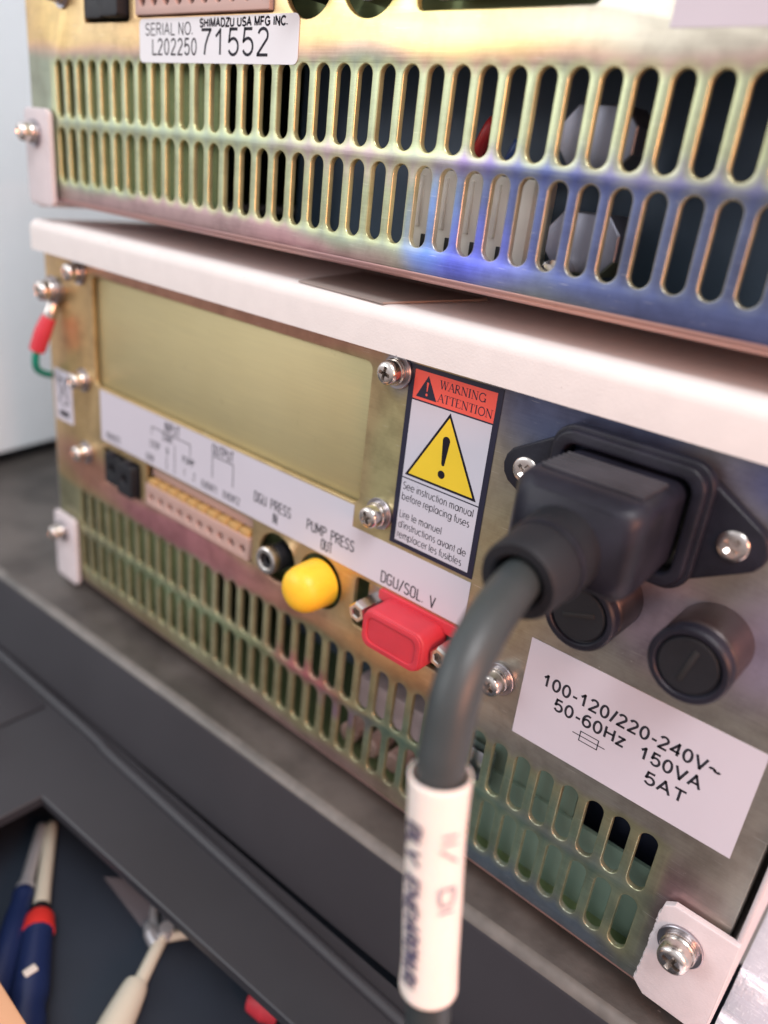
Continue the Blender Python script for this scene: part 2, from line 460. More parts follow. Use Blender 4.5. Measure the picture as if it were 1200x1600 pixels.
def geo_font():
    G = {}; o = lambda cx: arc(cx, .35, .29, .35, 0, 360, 24)
    G['a'] = ([o(.34), [(.68, .7), (.68, 0)]], .9)
    G['b'] = ([o(.38), [(.05, 1.02), (.05, 0)]], .88)
    G['c'] = ([arc(.34, .35, .32, .35, 48, 312, 18)], .74)
    G['d'] = ([o(.34), [(.68, 1.02), (.68, 0)]], .9)
    G['e'] = ([[(.03, .37), (.66, .37)] + arc(.34, .35, .32, .35, 4, 318, 20)], .84)
    G['f'] = ([[(.13, 0), (.13, .8)] + arc(.28, .84, .15, .18, 180, 80, 6), [(0, .68), (.3, .68)]], .38)
    G['g'] = ([o(.34), [(.68, .7), (.68, .02)] + arc(.36, .0, .32, .3, 0, -150, 10)], .9)
    G['i'] = ([[(.05, .7), (.05, 0)], [(.05, .93), (.05, 1.0)]], .26)
    G['l'] = ([[(.05, 1.02), (.05, 0)]], .26)
    G['m'] = ([[(.05, .7), (.05, 0)], arc(.24, .46, .19, .24, 180, 0, 8) + [(.43, 0)], arc(.62, .46, .19, .24, 180, 0, 8) + [(.81, 0)]], 1.02)
    G['n'] = ([[(.05, .7), (.05, 0)], arc(.28, .44, .23, .26, 180, 0, 8) + [(.51, 0)]], .72)
    G['o'] = ([o(.34)], .84)
    G['p'] = ([o(.38), [(.05, .7), (.05, -.3)]], .88)
    G['r'] = ([[(.05, .7), (.05, 0)], arc(.24, .48, .19, .22, 180, 70, 6)], .4)
    G['s'] = ([arc(.22, .52, .17, .17, 50, 250, 8) + arc(.22, .17, .19, .18, 75, -130, 8)], .56)
    G['t'] = ([[(.13, .95), (.13, 0)], [(0, .68), (.27, .68)]], .38)
    G['u'] = ([[(.05, .7), (.05, .26)] + arc(.28, .26, .23, .26, 180, 360, 8) + [(.51, .7)], ], .7)
    G['v'] = ([[(.0, .7), (.25, 0), (.5, .7)]], .6)
    G["'"] = ([[(.05, 1.0), (.05, .8)]], .2)
    G['S'] = ([arc(.28, .75, .22, .25, 40, 245, 9) + arc(.27, .26, .25, .26, 80, -150, 10)], .68)
    G['L'] = ([[(.05, 1), (.05, .0), (.42, .0)]], .54)
    G[' '] = ([], .34)
    return G


def din_font():
    G = {}
    G['D'] = ([[(.04, 0), (.04, 1), (.2, 1)] + arc(.2, .78, .2, .22, 90, 0, 5) + arc(.2, .22, .2, .22, 0, -90, 5) + [(.04, 0)]], .52)
    G['G'] = ([arc(.22, .8, .18, .2, 15, 180, 7) + arc(.22, .2, .18, .2, 180, 360, 7) + [(.4, .48), (.23, .48)]], .54)
    G['U'] = ([[(.04, 1), (.04, .22)] + arc(.22, .2, .18, .2, 180, 360, 8) + [(.4, 1)]], .54)
    G['P'] = ([[(.04, 0), (.04, 1), (.2, 1)] + arc(.2, .76, .2, .24, 90, -90, 8) + [(.04, .52)]], .5)
    G['R'] = ([[(.04, 0), (.04, 1), (.2, 1)] + arc(.2, .76, .2, .24, 90, -90, 8) + [(.04, .52)], [(.2, .52), (.4, 0)]], .52)
    G['E'] = ([[(.36, 1), (.04, 1), (.04, 0), (.36, 0)], [(.04, .52), (.32, .52)]], .46)
    G['S'] = ([arc(.21, .76, .17, .24, 20, 235, 9) + arc(.2, .24, .18, .25, 55, -160, 9)], .5)
    G['I'] = ([[(.04, 0), (.04, 1)]], .18)
    G['N'] = ([[(.04, 0), (.04, 1), (.38, 0), (.38, 1)]], .52)
    G['M'] = ([[(.04, 0), (.04, 1), (.26, .3), (.48, 1), (.48, 0)]], .64)
    G['O'] = ([arc(.22, .78, .18, .22, 0, 180, 8) + arc(.22, .22, .18, .22, 180, 360, 8) + [(.4, .78)]], .54)
    G['T'] = ([[(0, 1), (.4, 1)], [(.2, 1), (.2, 0)]], .48)
    G['L'] = ([[(.04, 1), (.04, 0), (.34, 0)]], .44)
    G['V'] = ([[(0, 1), (.2, 0), (.4, 1)]], .5)
    G['A'] = ([[(0, 0), (.2, 1), (.4, 0)], [(.07, .32), (.33, .32)]], .5)
    G['B'] = ([[(.04, 0), (.04, 1), (.2, 1)] + arc(.2, .76, .18, .24, 90, -90, 7) + [(.04, .52), (.2, .52)] + arc(.2, .26, .2, .26, 90, -90, 7) + [(.04, 0)]], .52)
    G['Y'] = ([[(0, 1), (.2, .5), (.4, 1)], [(.2, .5), (.2, 0)]], .5)
    G['K'] = ([[(.04, 0), (.04, 1)], [(.38, 1), (.04, .45)], [(.14, .6), (.4, 0)]], .52)
    G['C'] = ([arc(.22, .8, .18, .2, 15, 180, 7) + arc(.22, .2, .18, .2, 180, 345, 7)], .5)
    G['1'] = ([[(.04, .8), (.18, 1), (.18, 0)]], .32)
    G['2'] = ([arc(.2, .78, .17, .22, 170, -20, 8) + [(.03, 0), (.38, 0)]], .5)
    G['/'] = ([[(0, -.08), (.3, 1.08)]], .42)
    G['.'] = ([[(.04, 0), (.04, .1)]], .2)
    G['+'] = ([[(0, .5), (.36, .5)], [(.18, .3), (.18, .7)]], .46)
    G[' '] = ([], .42)
    return G


def serif_font():
    """thick and thin strokes with slab ends: entries are (points, width factor)"""
    K, H, F = 1.0, .38, .34
    sf = lambda x, y, w=.13: ([(x - w, y), (x + w, y)], F)
    G = {}
    G['W'] = ([([(.08, 1), (.3, 0)], K), ([(.3, 0), (.5, .95)], H), ([(.5, 1), (.72, 0)], K), ([(.72, 0), (.94, 1)], H), sf(.08, 1), sf(.5, 1), sf(.94, 1)], 1.04)
    G['A'] = ([([(.08, 0), (.4, 1)], H), ([(.4, 1), (.72, 0)], K), ([(.2, .34), (.58, .34)], F), sf(.08, 0), sf(.72, 0)], .8)
    G['R'] = ([([(.14, 0), (.14, 1)], K), ([(.14, 1), (.3, 1)] + arc(.3, .76, .22, .24, 90, -90, 8) + [(.14, .52)], .6), ([(.3, .52), (.66, 0)], K), sf(.14, 0), sf(.12, 1, .1), sf(.68, 0, .08)], .76)
    G['N'] = ([([(.14, 0), (.14, 1)], H), ([(.14, 1), (.7, 0)], K), ([(.7, 0), (.7, 1)], H), sf(.14, 0), sf(.12, 1, .1), sf(.7, 1)], .88)
    G['I'] = ([([(.16, 0), (.16, 1)], K), sf(.16, 0), sf(.16, 1)], .38)
    G['G'] = ([(arc(.46, .5, .38, .5, 40, 320, 16), .75), ([(.78, .0), (.78, .42)], K), sf(.74, .42), ([(.76, .98), (.76, .72)], F)], .92)
    G['T'] = ([([(.34, 0), (.34, 1)], K), ([(.04, 1), (.64, 1)], F), ([(.05, 1), (.05, .78)], F), ([(.63, 1), (.63, .78)], F), sf(.34, 0)], .7)
    G['E'] = ([([(.14, 0), (.14, 1)], K), ([(.04, 1), (.58, 1), (.58, .8)], F), ([(.04, 0), (.6, 0), (.62, .22)], F), ([(.14, .52), (.44, .52)], F)], .7)
    G['O'] = ([(arc(.42, .5, .36, .5, 0, 360, 24), .78)], .86)
    G[' '] = ([], .3)
    return G


def plain_font():
    G = {}
    G['0'] = ([arc(.27, .5, .22, .5, 0, 360, 24)], .68)
    G['1'] = ([[(.1, .72), (.32, .98), (.32, 0)]], .68)
    G['2'] = ([arc(.27, .74, .21, .26, 165, -30, 10) + [(.05, .03), (.05, 0), (.5, 0)]], .68)
    G['4'] = ([[(.4, 0), (.4, 1), (.03, .3), (.52, .3)]], .68)
    G['5'] = ([[(.46, 1), (.12, 1), (.07, .52)] + arc(.27, .32, .23, .32, 125, -155, 14)], .68)
    G['6'] = ([arc(.28, .32, .22, .32, 0, 360, 20), arc(.32, .5, .27, .5, 60, 190, 12)], .68)
    G['7'] = ([[(.04, 1), (.5, 1)] + [(.36, .7), (.25, .38), (.2, 0)]], .66)
    G['-'] = ([[(.05, .36), (.33, .36)]], .46)
    G['/'] = ([[(.02, -.06), (.3, 1.06)]], .42)
    G['~'] = ([arc(.17, .4, .14, .14, 170, 20, 6) + arc(.45, .5, .14, .14, 200, 350, 6)], .72)
    G['V'] = ([[(.02, 1), (.32, 0), (.62, 1)]], .76)
    G['A'] = ([[(.02, 0), (.33, 1), (.64, 0)], [(.14, .34), (.52, .34)]], .78)
    G['T'] = ([[(.03, 1), (.61, 1)], [(.32, 1), (.32, 0)]], .74)
    G['H'] = ([[(.08, 0), (.08, 1)], [(.58, 0), (.58, 1)], [(.08, .52), (.58, .52)]], .78)
    G['z'] = ([[(.05, .7), (.42, .7), (.04, 0), (.44, 0)]], .58)
    G['S'] = ([arc(.31, .75, .23, .25, 25, 245, 10) + arc(.3, .26, .25, .26, 70, -160, 10)], .7)
    G['E'] = ([[(.56, 1), (.08, 1), (.08, 0), (.58, 0)], [(.08, .52), (.52, .52)]], .7)
    G['R'] = ([[(.08, 0), (.08, 1), (.36, 1)] + arc(.36, .76, .23, .24, 90, -90, 8) + [(.08, .52)], [(.34, .52), (.62, 0)]], .76)
    G['I'] = ([[(.1, 0), (.1, 1)]], .28)
    G['L'] = ([[(.08, 1), (.08, 0), (.52, 0)]], .6)
    G['N'] = ([[(.08, 0), (.08, 1), (.58, 0), (.58, 1)]], .76)
    G['O'] = ([arc(.38, .5, .33, .5, 0, 360, 28)], .84)
    G['.'] = ([[(.08, 0), (.08, .13)]], .28)
    G['M'] = ([[(.08, 0), (.08, 1), (.38, .1), (.68, 1), (.68, 0)]], .86)
    G['D'] = ([[(.08, 0), (.08, 1), (.3, 1)] + arc(.3, .5, .31, .5, 90, -90, 14) + [(.08, 0)]], .76)
    G['Z'] = ([[(.04, 1), (.54, 1), (.03, 0), (.56, 0)]], .66)
    G['U'] = ([[(.08, 1), (.08, .3)] + arc(.33, .28, .25, .28, 180, 360, 10) + [(.58, 1)]], .76)
    G['F'] = ([[(.54, 1), (.08, 1), (.08, 0)], [(.08, .5), (.48, .5)]], .66)
    G['G'] = ([arc(.38, .5, .33, .5, 38, 322, 18) + [(.66, .2), (.66, .46), (.4, .46)]], .84)
    G['C'] = ([arc(.38, .5, .33, .5, 40, 320, 18)], .78)
    G[' '] = ([], .34)
    return G


GEO, DIN, SER, PLN = geo_font(), din_font(), serif_font(), plain_font()


def ribbon(bm, pts, w, fn):
    V = [Vector((p[0], p[1])) for p in pts]; runs = [[V[0]]]
    closed = len(V) > 12 and (V[0] - V[-1]).length < 1e-5
    for i in range(1, len(V)):
        if (V[i] - runs[-1][-1]).length < 1e-6: continue
        if len(runs[-1]) > 1:
            d1 = (runs[-1][-1] - runs[-1][-2]).normalized(); d2 = (V[i] - runs[-1][-1]).normalized()
            if d1.dot(d2) < .7: runs.append([runs[-1][-1].copy()])
        runs[-1].append(V[i])
    for k, r in enumerate(runs):
        if len(r) < 2: continue
        r = [v.copy() for v in r]
        if not (closed and len(runs) == 1):
            e = w * .42
            if k: r[0] += (r[0] - r[1]).normalized() * e
            if k < len(runs) - 1: r[-1] += (r[-1] - r[-2]).normalized() * e
        ribbon_run(bm, r, w, fn)


def ribbon_run(bm, pts, w, fn):
    pts = [Vector((p[0], p[1])) for p in pts]; n = len(pts)
    closed = n > 3 and (pts[0] - pts[-1]).length < 1e-5
    L, Rv = [], []
    for i, p in enumerate(pts):
        if closed: a, b_ = pts[(i - 1) if i else n - 2], pts[(i + 1) if i < n - 1 else 1]
        else: a, b_ = pts[max(i - 1, 0)], pts[min(i + 1, n - 1)]
        d1 = (p - a).normalized() if (p - a).length > 1e-9 else None
        d2 = (b_ - p).normalized() if (b_ - p).length > 1e-9 else None
        d1 = d1 or d2; d2 = d2 or d1
        t = d1 + d2
        t = t.normalized() if t.length > 1e-6 else d1
        nrm = Vector((-t.y, t.x)); k = min(1.8, 1 / max(.3, nrm.dot(Vector((-d1.y, d1.x)))))
        ext = Vector((0, 0))
        L.append(fn(p + nrm * w / 2 * k + ext)); Rv.append(fn(p - nrm * w / 2 * k + ext))
    vl = [bm.verts.new(v) for v in L]; vr = [bm.verts.new(v) for v in Rv]
    for i in range(n - 1): bm.faces.new((vl[i], vr[i], vr[i + 1], vl[i + 1]))


def stroke_text(name, lines, font, h, wt, y, mat, parent, place=None):
    """lines: (text, x_left, z_baseline, width or None)"""
    bm = bmesh.new()
    for txt, x0, z0, width in lines:
        adv = sum(font[c][1] for c in txt) - 0.12
        k = (width / (adv * h)) if width else 1.0
        cx = 0.0
        for c in txt:
            st, a = font[c]
            for s_ in st:
                pts, wf = s_ if isinstance(s_, tuple) and isinstance(s_[0], list) else (s_, 1.0)
                q = [((p[0] + cx) * h * k + x0, p[1] * h + z0) for p in pts]
                fn = place or (lambda v: Vector((v.x, y, v.y)))
                ribbon(bm, q, wt * wf, fn)
            cx += a
    return from_bm(name, bm, mat, parent, sm=False)


def font_text(name, items, y, mat, parent, depth=0.0):
    """items: (text, x_left, z_baseline, cap height, width, embolden) set in the built-in typeface"""
    bm = bmesh.new()
    for txt, x0, z0, h, width, off in items:
        cu = bpy.data.curves.new('t', 'FONT'); cu.body = txt; cu.size = 1.0; cu.offset = off; cu.resolution_u = 4
        tmp = bpy.data.objects.new('tmp', cu); C.objects.link(tmp)
        dg = bpy.context.evaluated_depsgraph_get(); me = bpy.data.meshes.new_from_object(tmp.evaluated_get(dg))
        bpy.data.objects.remove(tmp); bpy.data.curves.remove(cu)
        xs = [v.co.x for v in me.vertices]; a, b_ = min(xs), max(xs)
        k = width / (b_ - a); kz = h / 0.70
        for v in me.vertices: v.co = Vector((x0 + (v.co.x - a) * k, y, z0 + v.co.y * kz))
        bm.from_mesh(me); bpy.data.meshes.remove(me)
    return from_bm(name, bm, mat, parent, sm=False)


def flat(name, polys, y, mat, parent, place=None):
    bm = bmesh.new()
    for L in polys: bm.faces.new([bm.verts.new((a, y, b_)) for a, b_ in L])
    return from_bm(name, bm, mat, parent, sm=False)


def frame_lines(name, segs, w, y, mat, parent):
    bm = bmesh.new()
    for s_ in segs: ribbon(bm, s_, w, lambda v: Vector((v.x, y, v.y)))
    return from_bm(name, bm, mat, parent, sm=False)


# ---------------------------------------------------------------- a cross-head screw, built once
def cross_head(r, h):
    bm = bmesh.new()
    prof = [(0, h), (r * .5, h * .995), (r * .72, h * .96), (r * .88, h * .87), (r * .97, h * .72), (r, h * .5), (r, 0), (0, 0)]
    add_lathe(bm, prof, (0, 0, 0), seg=36)
    bmesh.ops.recalc_face_normals(bm, faces=bm.faces)
    me = bpy.data.meshes.new('head'); bm.to_mesh(me); bm.free()
    bm = bmesh.new()
    w, l = r * .18, r * .70
    plus = [(l, -w), (l, w), (w, w), (w, l), (-w, l), (-w, w), (-l, w), (-l, -w), (-w, -w), (-w, -l), (w, -l), (w, -w)]
    A = [bm.verts.new((a, -h - 1, b_)) for a, b_ in plus]
    B = [bm.verts.new((a * .5, -h * .3, b_ * .5)) for a, b_ in plus]
    bm.faces.new(A); bm.faces.new(B[::-1])
    for i in range(12): j = (i + 1) % 12; bm.faces.new((A[i], B[i], B[j], A[j]))
    bmesh.ops.recalc_face_normals(bm, faces=bm.faces)
    mc = bpy.data.meshes.new('cut'); bm.to_mesh(mc); bm.free()
    oh = bpy.data.objects.new('h', me); oc = bpy.data.objects.new('c', mc); C.objects.link(oh); C.objects.link(oc)
    md = oh.modifiers.new('b', 'BOOLEAN'); md.operation = 'DIFFERENCE'; md.object = oc; md.solver = 'EXACT'
    dg = bpy.context.evaluated_depsgraph_get(); out = bpy.data.meshes.new_from_object(oh.evaluated_get(dg))
    bpy.data.objects.remove(oh); bpy.data.objects.remove(oc)
    for v in out.vertices: v.co *= MM
    out.name = 'screw'; out.materials.clear(); out.materials.append(M['steel']); shade(out, 40)
    return out


HEAD = {3.2: cross_head(3.2, 3.3), 2.7: cross_head(2.7, 2.8)}
WASH = {}


def screw(parent, x, y, z, r, washers=True, rot=0.0, flatwash=True):
    """the plain washer lies on the sheet at y, then the split washer, then the head"""
    k = 0
    if washers:
        k = 0.8 + 1.5
    o = bpy.data.objects.new('screw', HEAD[r]); C.objects.link(o); o.parent = parent
    o.location = Vector((x, y - k, z)) * MM; o.rotation_euler = (0, rot, 0)
    if washers:
        if r not in WASH:
            bm = bmesh.new(); add_lathe(bm, [(0, 0), (r * 1.42, 0), (r * 1.45, .2), (r * 1.45, .65), (r * 1.40, .8), (0, .8)], (0, 0, 0), seg=40)
            wo = from_bm('washer', bm, M['steel2']); wm = wo.data; bpy.data.objects.remove(wo)
            bm = bmesh.new()
            add_lathe(bm, [(0, 0), (r * 1.10, 0), (r * 1.13, .3), (r * 1.1, .65), (r * .98, .72), (r * 1.08, .8), (r * 1.12, 1.15), (r * 1.06, 1.5), (0, 1.5)], (0, 0, 0), seg=40)
            so = from_bm('split_washer', bm, M['steel']); sm_ = so.data; bpy.data.objects.remove(so)
            WASH[r] = (wm, sm_)
        for nm, me, yy in (('washer', WASH[r][0], k), ('split_washer', WASH[r][1], k - .8)):
            w = bpy.data.objects.new(nm, me); C.objects.link(w); w.parent = o; w.location = (0, yy * MM, 0)
    return o


# ---------------------------------------------------------------- the instruments
def instrument(kind, off):
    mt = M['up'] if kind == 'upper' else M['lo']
    root = bpy.data.objects.new('pump_module', None); C.objects.link(root)
    base = Vector((110, 150, -42))
    root.location = (base + Vector(off)) * MM; root.empty_display_size = 0.05
    P = bpy.data.objects.new  # noqa

    class Kid(list): pass
    kids = []

    def K(o):
        kids.append(o); return o
    # perforated rear panel
    loops = [rrect(-17.2, 235.2, -37.4, 84, 1.2, 3)]
    for i in range(37):
        for z0, z1 in ((-15.0, 0.0), (-32.6, -17.5)):
            loops.append(rrect(6 * i - 1.95, 6 * i + 1.95, z0, z1, 1.94, 6))
    loops.append(rrect(11.6, 129.9, 42.0, 77.0, 2.0, 4))
    loops.append(rrect(15.0, 36.6, 8.8, 21.6, 0.8, 2))
    loops.append(rrect(40.0, 91.8, 9.6, 23.2, 0.5, 2))
    loops.append(circ(102.2, 15.4, 7.3)); loops.append(circ(119.3, 15.7, 7.8))
    loops.append(rrect(131.6, 169.6, 8.8, 22.8, 1.5, 3))
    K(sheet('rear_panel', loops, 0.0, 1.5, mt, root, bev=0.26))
    # folded bottom edge and right edge of the chassis
    bm = bmesh.new()
    pr = [(0.9, -36.6), (0.35, -37.3), (0.5, -38.3), (1.2, -39.0), (2.4, -39.3), (60, -39.3), (60, -38.2), (2.8, -38.2), (1.6, -37.8), (1.5, -36.6)]
    A = [bm.verts.new((-16.8, a, b_)) for a, b_ in pr]; B = [bm.verts.new((234.8, a, b_)) for a, b_ in pr]
    for i in range(len(pr)): j = (i + 1) % len(pr); bm.faces.new((A[i], A[j], B[j], B[i]))
    bm.faces.new(A); bm.faces.new(B)
    K(from_bm('bottom_fold', bm, M['fold'], root, ang=60))
    K(box('side_flange', 234.2, 235.3, 1.32, 40, -36, 80, mt, root, 0.3))
    K(box('side_flange', -17.2, -16.0, 1.32, 40, -36, 80, mt, root, 0.3))
    # painted cover
    bm = bmesh.new()
    pr = [(-4, 80.9), (-4, 87.2)] + [(-4 + 3.2 * (1 - math.cos(t)), 87.2 + 3.2 * math.sin(t)) for t in (math.radians(15 * i) for i in range(1, 7))] + [(320, 90.4), (320, 89.2), (2, 89.2), (0.2, 88.4), (-1.4, 86), (-1.4, 82), (-1.9, 80.9)]
    xs = (-17.6, 239)
    A = [bm.verts.new((xs[0], a, b_)) for a, b_ in pr]; B = [bm.verts.new((xs[1], a, b_)) for a, b_ in pr]
    for i in range(len(pr)): j = (i + 1) % len(pr); bm.faces.new((A[i], A[j], B[j], B[i]))
    bm.faces.new(A); bm.faces.new(B)
    K(from_bm('lid', bm, M['cream'], root, ang=40))
    K(box('side_cover', 236.6, 237.7, -1.2, 320, -41.5, 80.6, M['tab'], root, 0.35))
    K(box('side_cover', -18.6, -17.5, 0.6, 320, -41.5, 80.6, M['cream'], root, 0.35))
    K(box('front_housing', -16, 234, 300, 330, -41, 88, M['cream'], root, 2))
    K(box('base_plate', -16, 234, 60.1, 300, -40.4, -39.2, M['inner_dk'], root))
    # corner tabs
    jag = [(222.4 + 0.0, -35.2)]
    zz = -34.6
    while zz < -13:
        jag.append((222.0 + (zz + 34.6) * 0.028 + random.uniform(-.22, .22), zz)); zz += random.uniform(.35, .8)
    jag += [(222.9, -12.0), (224.8, -10.6), (237.6, -10.6), (237.6, -37.2), (224.6, -37.2)]
    tr = K(sheet('corner_tab', [jag[::-1]], -2.2, 1.6, M['tab'], root, bev=0.25))
    s = K(screw(root, 228.2, -2.2, -18.7, 3.2, rot=.3))
    tl = K(sheet('corner_tab', [rrect(-18.4, -3.6, -40.5, -13.0, 2.2, 4)], -2.2, 1.6, M['tab'], root, bev=0.4))
    K(screw(root, -12.0, -2.2, -20.0, 2.7))
    # blanking plate and its screws
    K(box('blanking_plate', 0, 142, 1.9, 3.4, 38.5, 79.5, M['plate'], root, 0.2))
    for x, z, a in ((137.6, 76.8, .2), (136.9, 42.2, 1.1), (4.6, 76.9, .5), (4.6, 42.0, .9), (4.2, 16.2, .1), (176.2, 16.4, .4)):
        K(screw(root, x, 0, z, 2.7, rot=a))
    # port legend strip
    st = K(sheet('legend_strip', [[(14.2, 24.0), (164.8, 24.0), (164.8, 35.6), (128.8, 35.6), (128.8, 41.3), (14.2, 41.3)]], -0.14, 0.1, M['label'], root))
    yy = -0.17
    stroke_text('lettering', [('DGU PRESS', 92.2, 29.4, 14.7), ('IN', 100.2, 25.7, None), ('PUMP PRESS', 113.2, 28.9, 16.8), ('OUT', 118.8, 25.4, 3.9),
                              ('DGU/SOL. V', 139.6, 25.0, 16.6), ('OUTPUT', 73.4, 37.5, 9.4), ('INPUT', 50.4, 37.5, 7.4)], DIN, 2.85, .36, yy, M['ink_grey'], st)
    stroke_text('small_lettering', [('REMOTE', 17.4, 25.4, 8.2), ('START', 49.0, 34.2, 5.4), ('STOP', 42.4, 30.2, 5.2), ('B', 51.2, 30.2, None), ('EXT', 40.4, 25.2, 4.0) if False else ('ERR', 40.4, 25.2, 4.0),
                                    ('PUMP', 59.4, 30.2, 5.6), ('1', 60.0, 26.2, None), ('2', 64.6, 26.2, None), ('EVENT1', 68.8, 25.6, 6.8), ('EVENT2', 78.8, 25.6, 7.2)], DIN | {'X': DIN['K']}, 2.1, .28, yy, M['ink_grey'], st)
    frame_lines('bracket_lines', [[(43.4, 34.4), (43.4, 36.8), (63, 36.8), (63, 32.8)], [(55.4, 34.2), (55.4, 25)], [(51.2, 29.4), (51.2, 25)],
                                  [(73.6, 30), (73.6, 36.8), (82.9, 36.8), (82.9, 30)]], .3, yy, M['ink_grey'], st)
    # remote link jacks: two black optical sockets
    K(box('port_backing', 12, 172, 6.0, 7.2, 4, 26, M['inner'], root))
    for xc in (21.0, 31.0):
        j = K(sheet('remote_jack', [rrect(xc - 4.2, xc + 4.2, 9.6, 20.6, 1.0, 3), circ(xc, 15.4, 1.6, 16)], -2.6 if xc > 25 else -1.0, 6.5, M['blackm'], root, bev=0.3))
        box('jack_latch', xc - 1.6, xc + 1.6, -2.0, 2, 20.7, 21.5, M['black'], j, .2)
    # terminal block
    bm = bmesh.new()
    tb = K(sheet('terminal_block', [rrect(40.6, 91.2, 9.9, 17.2, .3, 2)] + [circ(43.6 + 5.0 * i, 13.0, 1.35, 16) for i in range(10)], -0.8, 3.6, M['beige'], root, bev=0.15))
    box('block_hood', 40.6, 91.2, 1.8, 5.8, 19.2, 22.9, M['beige'], tb, .3)
    box('block_back', 40.6, 91.2, 2.9, 5.8, 9.9, 17.1, M['blackm'], tb)
    lev = None
    for i in range(10):
        o = box('lever', 41.5 + 5.0 * i, 45.7 + 5.0 * i, -0.4, 2.6, 16.9, 19.0, M['orange'], tb, .35) if not lev else link('lever', lev.data, None, tb)
        if lev: o.location = (5.0 * i * MM, 0, 0)
        else: lev = o
    # DGU jack, recessed in its hole
    j = K(lathe('phone_jack', [(0, -6), (3.9, -6), (3.9, 2.2), (3.6, 2.6), (3.0, 2.6)], (102.0, 1.0, 15.6), M['blackm'], root))
    lathe('jack_sleeve', [(3.9, 0.0), (3.9, 4.6), (3.5, 4.9), (2.6, 4.9), (2.2, 4.5), (2.2, -3), (0, -3)], (101.8, 1.0, 15.6), M['steel'], j)
    lathe('jack_insulator', [(2.18, 4.0), (1.2, 3.8), (1.2, -2), (0, -2)], (102.0, 1.2, 15.6), M['blackm'], j)
    # BNC stub behind the yellow cap
    K(lathe('signal_jack', [(0, -4), (5.2, -4), (5.2, 1.5), (4.6, 2.0), (4.6, 5), (0, 5)], (119.6, 1.0, 15.8), M['steel'], root))
    # nine-pin port
    d = K(sheet('nine_pin_port', [rrect(135.0, 167.0, 10.6, 22.2, .8, 3)], 1.4, 1.0, M['steel2'], root, bev=.2))
    lathe_holes = []
    sheet('port_shell', [rrect(142.2, 159.4, 12.2, 20.6, 2.2, 4), rrect(142.9, 158.7, 12.9, 19.9, 1.8, 4)], -4.2, 5.5, M['steel2'], d, bev=.1)
    box('port_insert', 143.1, 158.5, -2.6, 1.3, 13.1, 19.7, M['blackm'], d, .5)
    for xc in (138.0, 163.2):
        bm = bmesh.new()
        add_lathe(bm, [(0, -1.2), (2.75, -1.2), (2.75, 5.8), (2.35, 6.4), (1.5, 6.4), (1.3, 6.1), (1.3, 3.2), (0, 3.2)], (xc, 0.2, 17.4), seg=6)
        bmesh.ops.recalc_face_normals(bm, faces=bm.faces)
        from_bm('jack_screw', bm, M['steel'], d, ang=25)
    # mains inlet
    fl = []
    for cx, cz, r, a0, a1 in ((173.6, 66.2, 4.6, 108, 252), (185.0, 57.4, 2.4, 245, 272), (204.4, 57.2, 2.4, 270, 292), (215.6, 66.0, 4.6, -70, 70), (204.4, 75.2, 2.4, 68, 90), (185.0, 75.4, 2.4, 90, 112)):
        for i in range(7):
            t = math.radians(a0 + (a1 - a0) * i / 6); fl.append((cx + r * math.cos(t), cz + r * math.sin(t)))
    inl = K(sheet('mains_inlet', [fl, rrect(182.0, 207.0, 57.0, 75.6, 2.4, 4)], -3.0, 3.0, M['black'], root, bev=.4))
    sheet('inlet_rim', [rrect(180.2, 208.8, 55.2, 77.6, 4.0, 6), rrect(182.4, 206.6, 57.4, 75.2, 2.4, 5)], -6.2, 4.0, M['black'], inl, bev=.5)
    sheet('inlet_rim', [rrect(179.3, 209.7, 54.4, 78.4, 4.6, 6), rrect(181.4, 207.6, 56.4, 76.2, 3.0, 5)], -4.6, 2.5, M['black'], inl, bev=.4)
    box('inlet_back', 181.5, 207.5, 6, 7, 56.5, 76, M['blackm'], inl)
    for xc, zc in ((174.2, 66.2), (214.6, 66.0)):
        s = screw(inl, xc, -2.75, zc, 2.7, washers=False, rot=.6)
        s.scale = (1.0, .35, 1.0)
        s.name = 'countersunk_screw'
    # fuse holders
    for xc in (195.2, 215.6):
        f = K(lathe('fuse_holder', [(0, 9.4), (6.2, 9.4), (6.7, 9.0), (6.9, 8.4), (6.9, 7.2), (7.0, 6.6), (7.0, 0), (0, 0)], (xc, 0, 46.8), M['copper'], root, seg=48))
        cp = lathe('fuse_cap', [(0, 11.8), (5.3, 11.8), (5.5, 11.9), (5.6, 12.5), (5.8, 12.7), (6.6, 12.7), (7.0, 12.3), (7.05, 10.2), (0, 10.2)], (xc, 0, 46.8), M['black'], f, seg=48)
        knob = bmesh.new(); add_lathe(knob, [(0, 12.45), (4.9, 12.45), (5.15, 12.2), (5.2, 11.0), (0, 11.0)], (xc, 0, 46.8), seg=40)
        from_bm('cap_face', knob, M['blackm'], f)
        sl = bmesh.new(); vs = add_box(sl, xc - .5, xc + .5, -12.62, -12.3, 46.8 - 3.2, 46.8 + 3.2, .12)
        bmesh.ops.rotate(sl, verts=sl.verts, cent=(xc, 0, 46.8), matrix=Matrix.Rotation(math.radians(14 if xc > 200 else 70), 3, 'Y'))
        from_bm('coin_slot', sl, M['foot'], f)
    # warning label
    w = K(sheet('warning_label', [[(140.8, 36.5), (164.8, 36.5), (164.8, 79.5), (140.8, 79.5)]], -0.14, .1, M['navy'], root))
    flat('white_field', [[(142.3, 53.65), (163.4, 53.65), (163.4, 71.75), (142.3, 71.75)], [(142.3, 37.6), (163.4, 37.6), (163.4, 53.35), (142.3, 53.35)]], -.16, M['label'], w)
    flat('red_banner', [[(142.3, 72.1), (163.5, 72.1), (163.5, 78.5), (142.3, 78.5)]], -.16, M['red_pr'], w)
